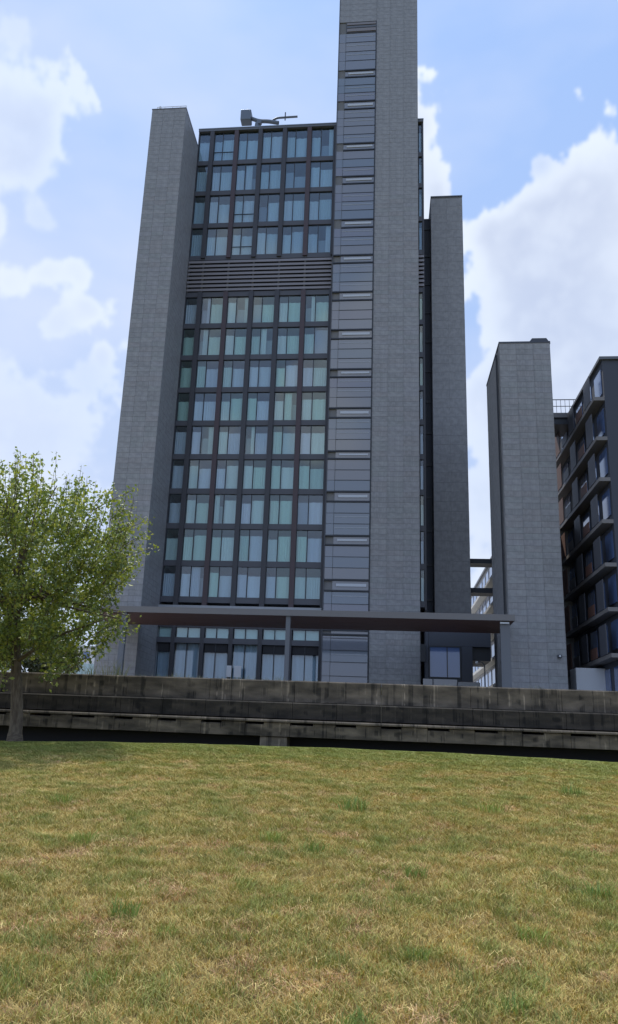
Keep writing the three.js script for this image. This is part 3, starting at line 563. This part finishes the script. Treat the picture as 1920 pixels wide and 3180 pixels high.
{ // young broadleaf tree on the lawn before the wall
  const R = rng(404), bx = -7.3, bz = -16.2, by = lawnY(bx, bz);
  const g = thing('broadleaf_tree', 'leafy green tree with a straight trunk on the lawn before the stepped wall', 'tree', [bx, by, bz]);
  part(g, 'trunk', taper([V(0.02, -0.1, 0), V(0, 0.5, 0), V(-0.1, 1.2, 0), V(-0.24, 2.1, 0), V(-0.34, 3.0, 0.02), V(-0.36, 4.4, 0)], 0.145, 0.05, 22, 12), M.bark);
  part(g, 'root_flare', taper([V(0.02, -0.1, 0), V(0.02, 0.06, 0), V(0.0, 0.22, 0)], 0.205, 0.136, 6, 12), M.bark);
  const anchors = [], twigs = [], cx = -0.15, cy = 3.65, rx = 2.35, ry = 2.0;
  const stemAt = (h) => V(-0.36 * clamp(h / 3), h, 0), inside = () => { for (;;) { const p = V(R() * 2 - 1, R() * 2 - 1, R() * 2 - 1); if (p.length() < 1) return p; } };
  for (let i = 0; i < 15; i++) {
    const a = i * 2.399 + 0.4, up = (i * 0.618) % 1, r = rx * mix(0.95, 0.3, up * up), h0 = 1.6 + 2.0 * ((i * 0.37) % 1);
    const tip = V(cx + Math.cos(a) * r, mix(2.4, 5.4, up), Math.sin(a) * r), from = stemAt(h0), mid = V(mix(from.x, tip.x, 0.45), mix(h0, tip.y, 0.6), tip.z * 0.45);
    part(g, 'limb', taper([from, mid, tip], 0.05, 0.01, 10, 6), M.bark);
  }
  for (let i = 0; i < 960; i++) {
    const p = inside(), k = Math.pow(p.length(), 0.35) / Math.max(p.length(), 0.01) * p.length(), lump = 1 + 0.24 * n3(p.x * 2.2, p.y * 2.2, p.z * 2.2 + 5);
    const nrm = p.clone().normalize(), rr = Math.pow(p.length(), 0.8) * lump, e = V(cx + nrm.x * rr * rx, cy + nrm.y * rr * ry, nrm.z * rr * rx);
    if (n3(e.x * 0.9 + 3, e.y * 0.9, e.z * 0.9) < -0.25 && R() < 0.9) continue;
    if (e.y > 4.7 && R() < 0.3) continue;
    const s0 = V(mix(cx, e.x, 0.78), e.y - 0.28 - 0.25 * R(), mix(0, e.z, 0.78));
    anchors.push([s0, e, 52, 0.24]); if (i % 2 === 0) twigs.push(taper([s0, V((s0.x + e.x) / 2, (s0.y + e.y) / 2 + 0.04, (s0.z + e.z) / 2), e], 0.011, 0.004, 4, 4));
  }
  // upright shoots that break the outline
  for (let i = 0; i < 85; i++) {
    const a = R() * 6.283, r = 2.1 * Math.sqrt(R()), top = 5.25 - 0.27 * r * r, s0 = V(cx + Math.cos(a) * r, top - 0.5, Math.sin(a) * r), e = V(cx + (s0.x - cx) * 1.12 + (R() - 0.5) * 0.2, top + 0.35 + 0.75 * R(), s0.z * 1.12 + (R() - 0.5) * 0.2);
    anchors.push([s0, e, 30, 0.13]); twigs.push(taper([s0, V((s0.x + e.x) / 2 + 0.04, (s0.y + e.y) / 2, (s0.z + e.z) / 2), e], 0.01, 0.003, 5, 4));
  }
  for (const [x, y, z] of [[2.5, 4.6, 0.3], [2.2, 3.7, 0.6], [2.3, 2.5, 0.5], [2.0, 5.3, 0.1], [1.9, 1.9, 0.6], [2.6, 4.1, 0], [1.2, 1.6, 0.8]]) { const s0 = V(x * 0.55, y - 0.45, z * 0.4), e = V(x, y, z); anchors.push([s0, e, 70, 0.2]); twigs.push(taper([s0, V(x * 0.8, y - 0.18, z * 0.8), e], 0.014, 0.004, 5, 4)); }
  part(g, 'twigs', mergeGeometries(twigs), M.bark).userData.kind = 'stuff';
  const pal = [[0.27, 0.34, 0.05], [0.33, 0.39, 0.055], [0.19, 0.26, 0.045], [0.44, 0.47, 0.09], [0.14, 0.2, 0.045]];
  part(g, 'crown', leafCloud(R, anchors, 0.088, pal), M.leaf).userData.kind = 'stuff';
}
function shrub(label, x, z, base, rx, h, seed, pal, leaves = 5200) {
  const R = rng(seed), g = thing('shrub', label, 'shrub', [x, base, z]); const anchors = [], stems = [];
  for (let i = 0; i < 70; i++) {
    const a = R() * 6.283, r = Math.sqrt(R()) * rx, e = V(Math.cos(a) * r, h * (0.35 + 0.65 * R()) * (1 - 0.35 * (r / rx) ** 2), Math.sin(a) * r), s = V(e.x * 0.6, e.y * 0.55, e.z * 0.6);
    anchors.push([s, e, Math.round(leaves / 70), 0.3]); if (i < 16) stems.push(taper([V(e.x * 0.1, 0, e.z * 0.1), V(e.x * 0.4, e.y * 0.5, e.z * 0.4), e], 0.03, 0.006, 5, 5));
  }
  part(g, 'stems', mergeGeometries(stems), M.bark); part(g, 'foliage', leafCloud(R, anchors, 0.11, pal), M.leaf).userData.kind = 'stuff';
}
const dk = [[0.05, 0.085, 0.025], [0.07, 0.11, 0.03], [0.04, 0.065, 0.02], [0.09, 0.12, 0.035]];
shrub('dense dark shrub behind the wall, right behind the tree trunk', -10.6, -24.5, 3.15, 1.5, 2.3, 71, dk, 8000);
shrub('wide dark shrub behind the wall, farther along from the trunk', -13.4, -26, 3.2, 2.0, 2.9, 72, dk, 9000);
shrub('smaller olive shrub behind the wall below the tree crown', -9.6, -23.2, 3.1, 0.9, 1.35, 73, [[0.10, 0.12, 0.04], [0.13, 0.14, 0.05], [0.07, 0.09, 0.03]], 4500);

// ------------------------------------------------------------------ grass and weeds
function bladeGeo(R, blades, hMin, hMax, w, lean, spread, pal) {   // a tuft of bent blades, three triangles each
  const pos = [], col = [], idx = []; let k = 0;
  for (let i = 0; i < blades; i++) {
    const a = R() * 6.283, bx = (R() - 0.5) * spread, bz = (R() - 0.5) * spread, h = mix(hMin, hMax, R()), l = lean * (0.4 + R()) * h, ca = Math.cos(a), sa = Math.sin(a), f = R() * 6.283, wx = Math.cos(f) * w / 2, wz = Math.sin(f) * w / 2;
    const m = [bx + ca * l * 0.35, h * 0.6, bz + sa * l * 0.35], t = [bx + ca * l, h, bz + sa * l];
    pos.push(bx - wx, -0.01, bz - wz, bx + wx, -0.01, bz + wz, m[0] - wx * 0.8, m[1], m[2] - wz * 0.8, m[0] + wx * 0.8, m[1], m[2] + wz * 0.8, ...t);
    if (pal) { const c = pal[Math.floor(R() * pal.length)]; for (let q = 0; q < 5; q++) col.push(...c); }
    idx.push(k, k + 1, k + 2, k + 1, k + 3, k + 2, k + 2, k + 3, k + 4); k += 5;
  }
  const g = new THREE.BufferGeometry(); g.setAttribute('position', new THREE.Float32BufferAttribute(pos, 3)); if (pal) g.setAttribute('color', new THREE.Float32BufferAttribute(col, 3)); g.setIndex(idx); g.computeVertexNormals(); return g;
}
function straw(R, n, len, w) {   // cut stems lying in the sward
  const pos = [], idx = []; let k = 0;
  for (let i = 0; i < n; i++) {
    const a = R() * 6.283, cx = (R() - 0.5) * 0.2, cz = (R() - 0.5) * 0.2, L = len * (0.5 + R()), y0 = 0.01 + R() * 0.03, y1 = y0 + (R() - 0.3) * 0.04, dx = Math.cos(a) * L / 2, dz = Math.sin(a) * L / 2, nx = -Math.sin(a) * w / 2, nz = Math.cos(a) * w / 2;
    pos.push(cx - dx + nx, y0, cz - dz + nz, cx - dx - nx, y0, cz - dz - nz, cx + dx + nx, y1, cz + dz + nz, cx + dx - nx, y1, cz + dz - nz); idx.push(k, k + 2, k + 1, k + 1, k + 2, k + 3); k += 4;
  }
  const g = new THREE.BufferGeometry(); g.setAttribute('position', new THREE.Float32BufferAttribute(pos, 3)); g.setIndex(idx); g.computeVertexNormals(); return g;
}
{
  const R = rng(31337);
  // where grass stands: the stretch of lawn around the view, denser close by
  const spot = () => { for (;;) { const u = R(), z = -2.2 - 15.5 * Math.pow(u, 0.62), half = 3.0 - z * 0.62, x = -0.105 * -z + (R() * 2 - 1) * half; if (z > -17.3 && z < -2.2) return [x, z]; } };
  const q = new THREE.Quaternion(), up = V(0, 1, 0), mtx = new THREE.Matrix4(), c = new THREE.Color(), s = V(1, 1, 1);
  const greenness = (x, z) => clamp(0.42 + 0.5 * fbm2(x * 0.9 + 5, z * 0.9, 5) + 0.42 * n2(x * 3.4, z * 3.4) + 0.5 * smooth(-12.5, -15.5, z));
  const brown = (x, z) => smooth(0.05, 0.45, fbm2(x * 1.1 + 60, z * 1.1, 4) + 0.25 * n2(x * 4, z * 4));
  const field = (name, label, geo, n, pick) => {
    const im = new THREE.InstancedMesh(geo, new THREE.MeshStandardMaterial({ roughness: 0.9, side: THREE.DoubleSide }), n); im.name = name;
    for (let i = 0; i < n; i++) {
      let x, z, r; for (let k = 0; k < 12; k++) { [x, z] = spot(); r = pick(x, z, greenness(x, z), brown(x, z)); if (r) break; } if (!r) r = [0.12, 0.12, 0.04, 1];
      const far = 1 + 0.5 * smooth(-5, -16, z);
      q.setFromAxisAngle(up, R() * 6.283); s.set(far, r[3], far); mtx.compose(V(x, lawnY(x, z), z), q, s); im.setMatrixAt(i, mtx);
      const k = 0.6 + 0.8 * R(); im.setColorAt(i, c.setRGB(r[0] * k, r[1] * k, r[2] * k));
    }
    im.castShadow = im.receiveShadow = true; im.userData.kind = 'stuff'; tag(im, label, 'grass'); scene.add(im); return im;
  };
  field('green_grass', 'short green grass blades growing through the dry lawn', bladeGeo(rng(1), 13, 0.016, 0.05, 0.0044, 1.0, 0.1), 150000, (x, z, gr, br) => (R() < gr * (1 - 0.55 * br) + 0.08 ? [mix(0.40, 0.29, gr), mix(0.35, 0.33, gr), 0.085, 0.7 + 0.5 * gr] : null));
  field('dry_grass', 'short yellowed dry grass blades covering the lawn', bladeGeo(rng(2), 13, 0.014, 0.042, 0.0042, 1.4, 0.11), 175000, (x, z, gr, br) => (R() < 1.1 - gr * 0.6 ? (R() < br * 0.65 ? [0.59, 0.365, 0.18, 0.7] : [0.585, 0.45, 0.155, 0.9]) : null));
  field('cut_straw', 'pale cut straw stems lying scattered over the lawn', straw(rng(3), 8, 0.04, 0.0024), 9000, (x, z, gr, br) => (R() < 0.2 + 0.8 * br ? (R() < br * 0.5 ? [0.5, 0.32, 0.17, 1] : [0.54, 0.43, 0.17, 1]) : null));
}
// single green tufts that stand out of the lawn
const tuftGeo = [bladeGeo(rng(51), 90, 0.04, 0.12, 0.006, 0.9, 0.15, [[0.24, 0.33, 0.07], [0.29, 0.36, 0.08], [0.2, 0.28, 0.065]]), bladeGeo(rng(52), 80, 0.035, 0.1, 0.006, 1.0, 0.18, [[0.28, 0.36, 0.07], [0.24, 0.31, 0.06], [0.33, 0.38, 0.08]])];
[[-1.55, -5.31, 1.1, 0], [-0.27, -9.25, 1.7, 0], [-0.09, -4.04, 0.8, 0], [-1.2, -5.0, 0.75, 1], [-2.49, -7.1, 1.2, 1], [-0.55, -7.3, 1.1, 0], [0.25, -6.6, 1.0, 0], [0.9, -5.4, 1.0, 1], [0.2, -4.9, 0.8, 0], [-0.95, -7.6, 1.2, 1], [1.5, -6.3, 1.1, 0], [-3.4, -8.9, 1.3, 1], [1.2, -9.6, 1.5, 1], [2.4, -11.2, 1.5, 0], [-1.35, -4.35, 0.8, 1], [0.62, -4.3, 0.8, 0]].forEach(([x, z, s, k]) => {
  const m = part(scene, numbered('grass_tuft'), tuftGeo[k], M.weed, x, lawnY(x, z), z, x * 7); m.scale.setScalar(s);
  tag(m, 'single dark green grass tuft standing out of the dry lawn', 'grass tuft', 'green tufts in the lawn');
});
// weeds along the top of the wall
const weedGeo = bladeGeo(rng(61), 26, 0.06, 0.2, 0.007, 0.6, 0.3, [[0.16, 0.19, 0.07], [0.24, 0.24, 0.12], [0.12, 0.16, 0.06], [0.4, 0.42, 0.35]]);
{ const R = rng(62);
  for (const x of [-5.4, -5.15, -4.9, -4.6, -4.3, -4.0, -3.6, -3.25, -2.9, -2.6, -2.3, -1.6, 1.4, 2.1, 3.3]) {
    const m = part(scene, numbered('wall_weed'), weedGeo, M.weed, x, 2.955, -18.35, R() * 6); m.scale.set(1, 0.5 + 0.5 * R(), 1);
    tag(m, 'small weed sprouting on the top of the concrete wall', 'weed', 'weeds on top of the wall');
  }
}
const tallWeed = bladeGeo(rng(63), 60, 0.25, 0.75, 0.012, 0.45, 0.6, [[0.2, 0.2, 0.06], [0.26, 0.25, 0.09], [0.16, 0.18, 0.06]]);
[[-8.0, -20.2], [-7.4, -20.6], [-6.6, -20.0]].forEach(([x, z]) => tag(part(scene, numbered('tall_weed'), tallWeed, M.weed, x, 2.93, z, x), 'tall yellowish weed clump growing behind the wall under the tree', 'weed', 'tall weeds behind the wall'));

renderer.render(scene, camera);
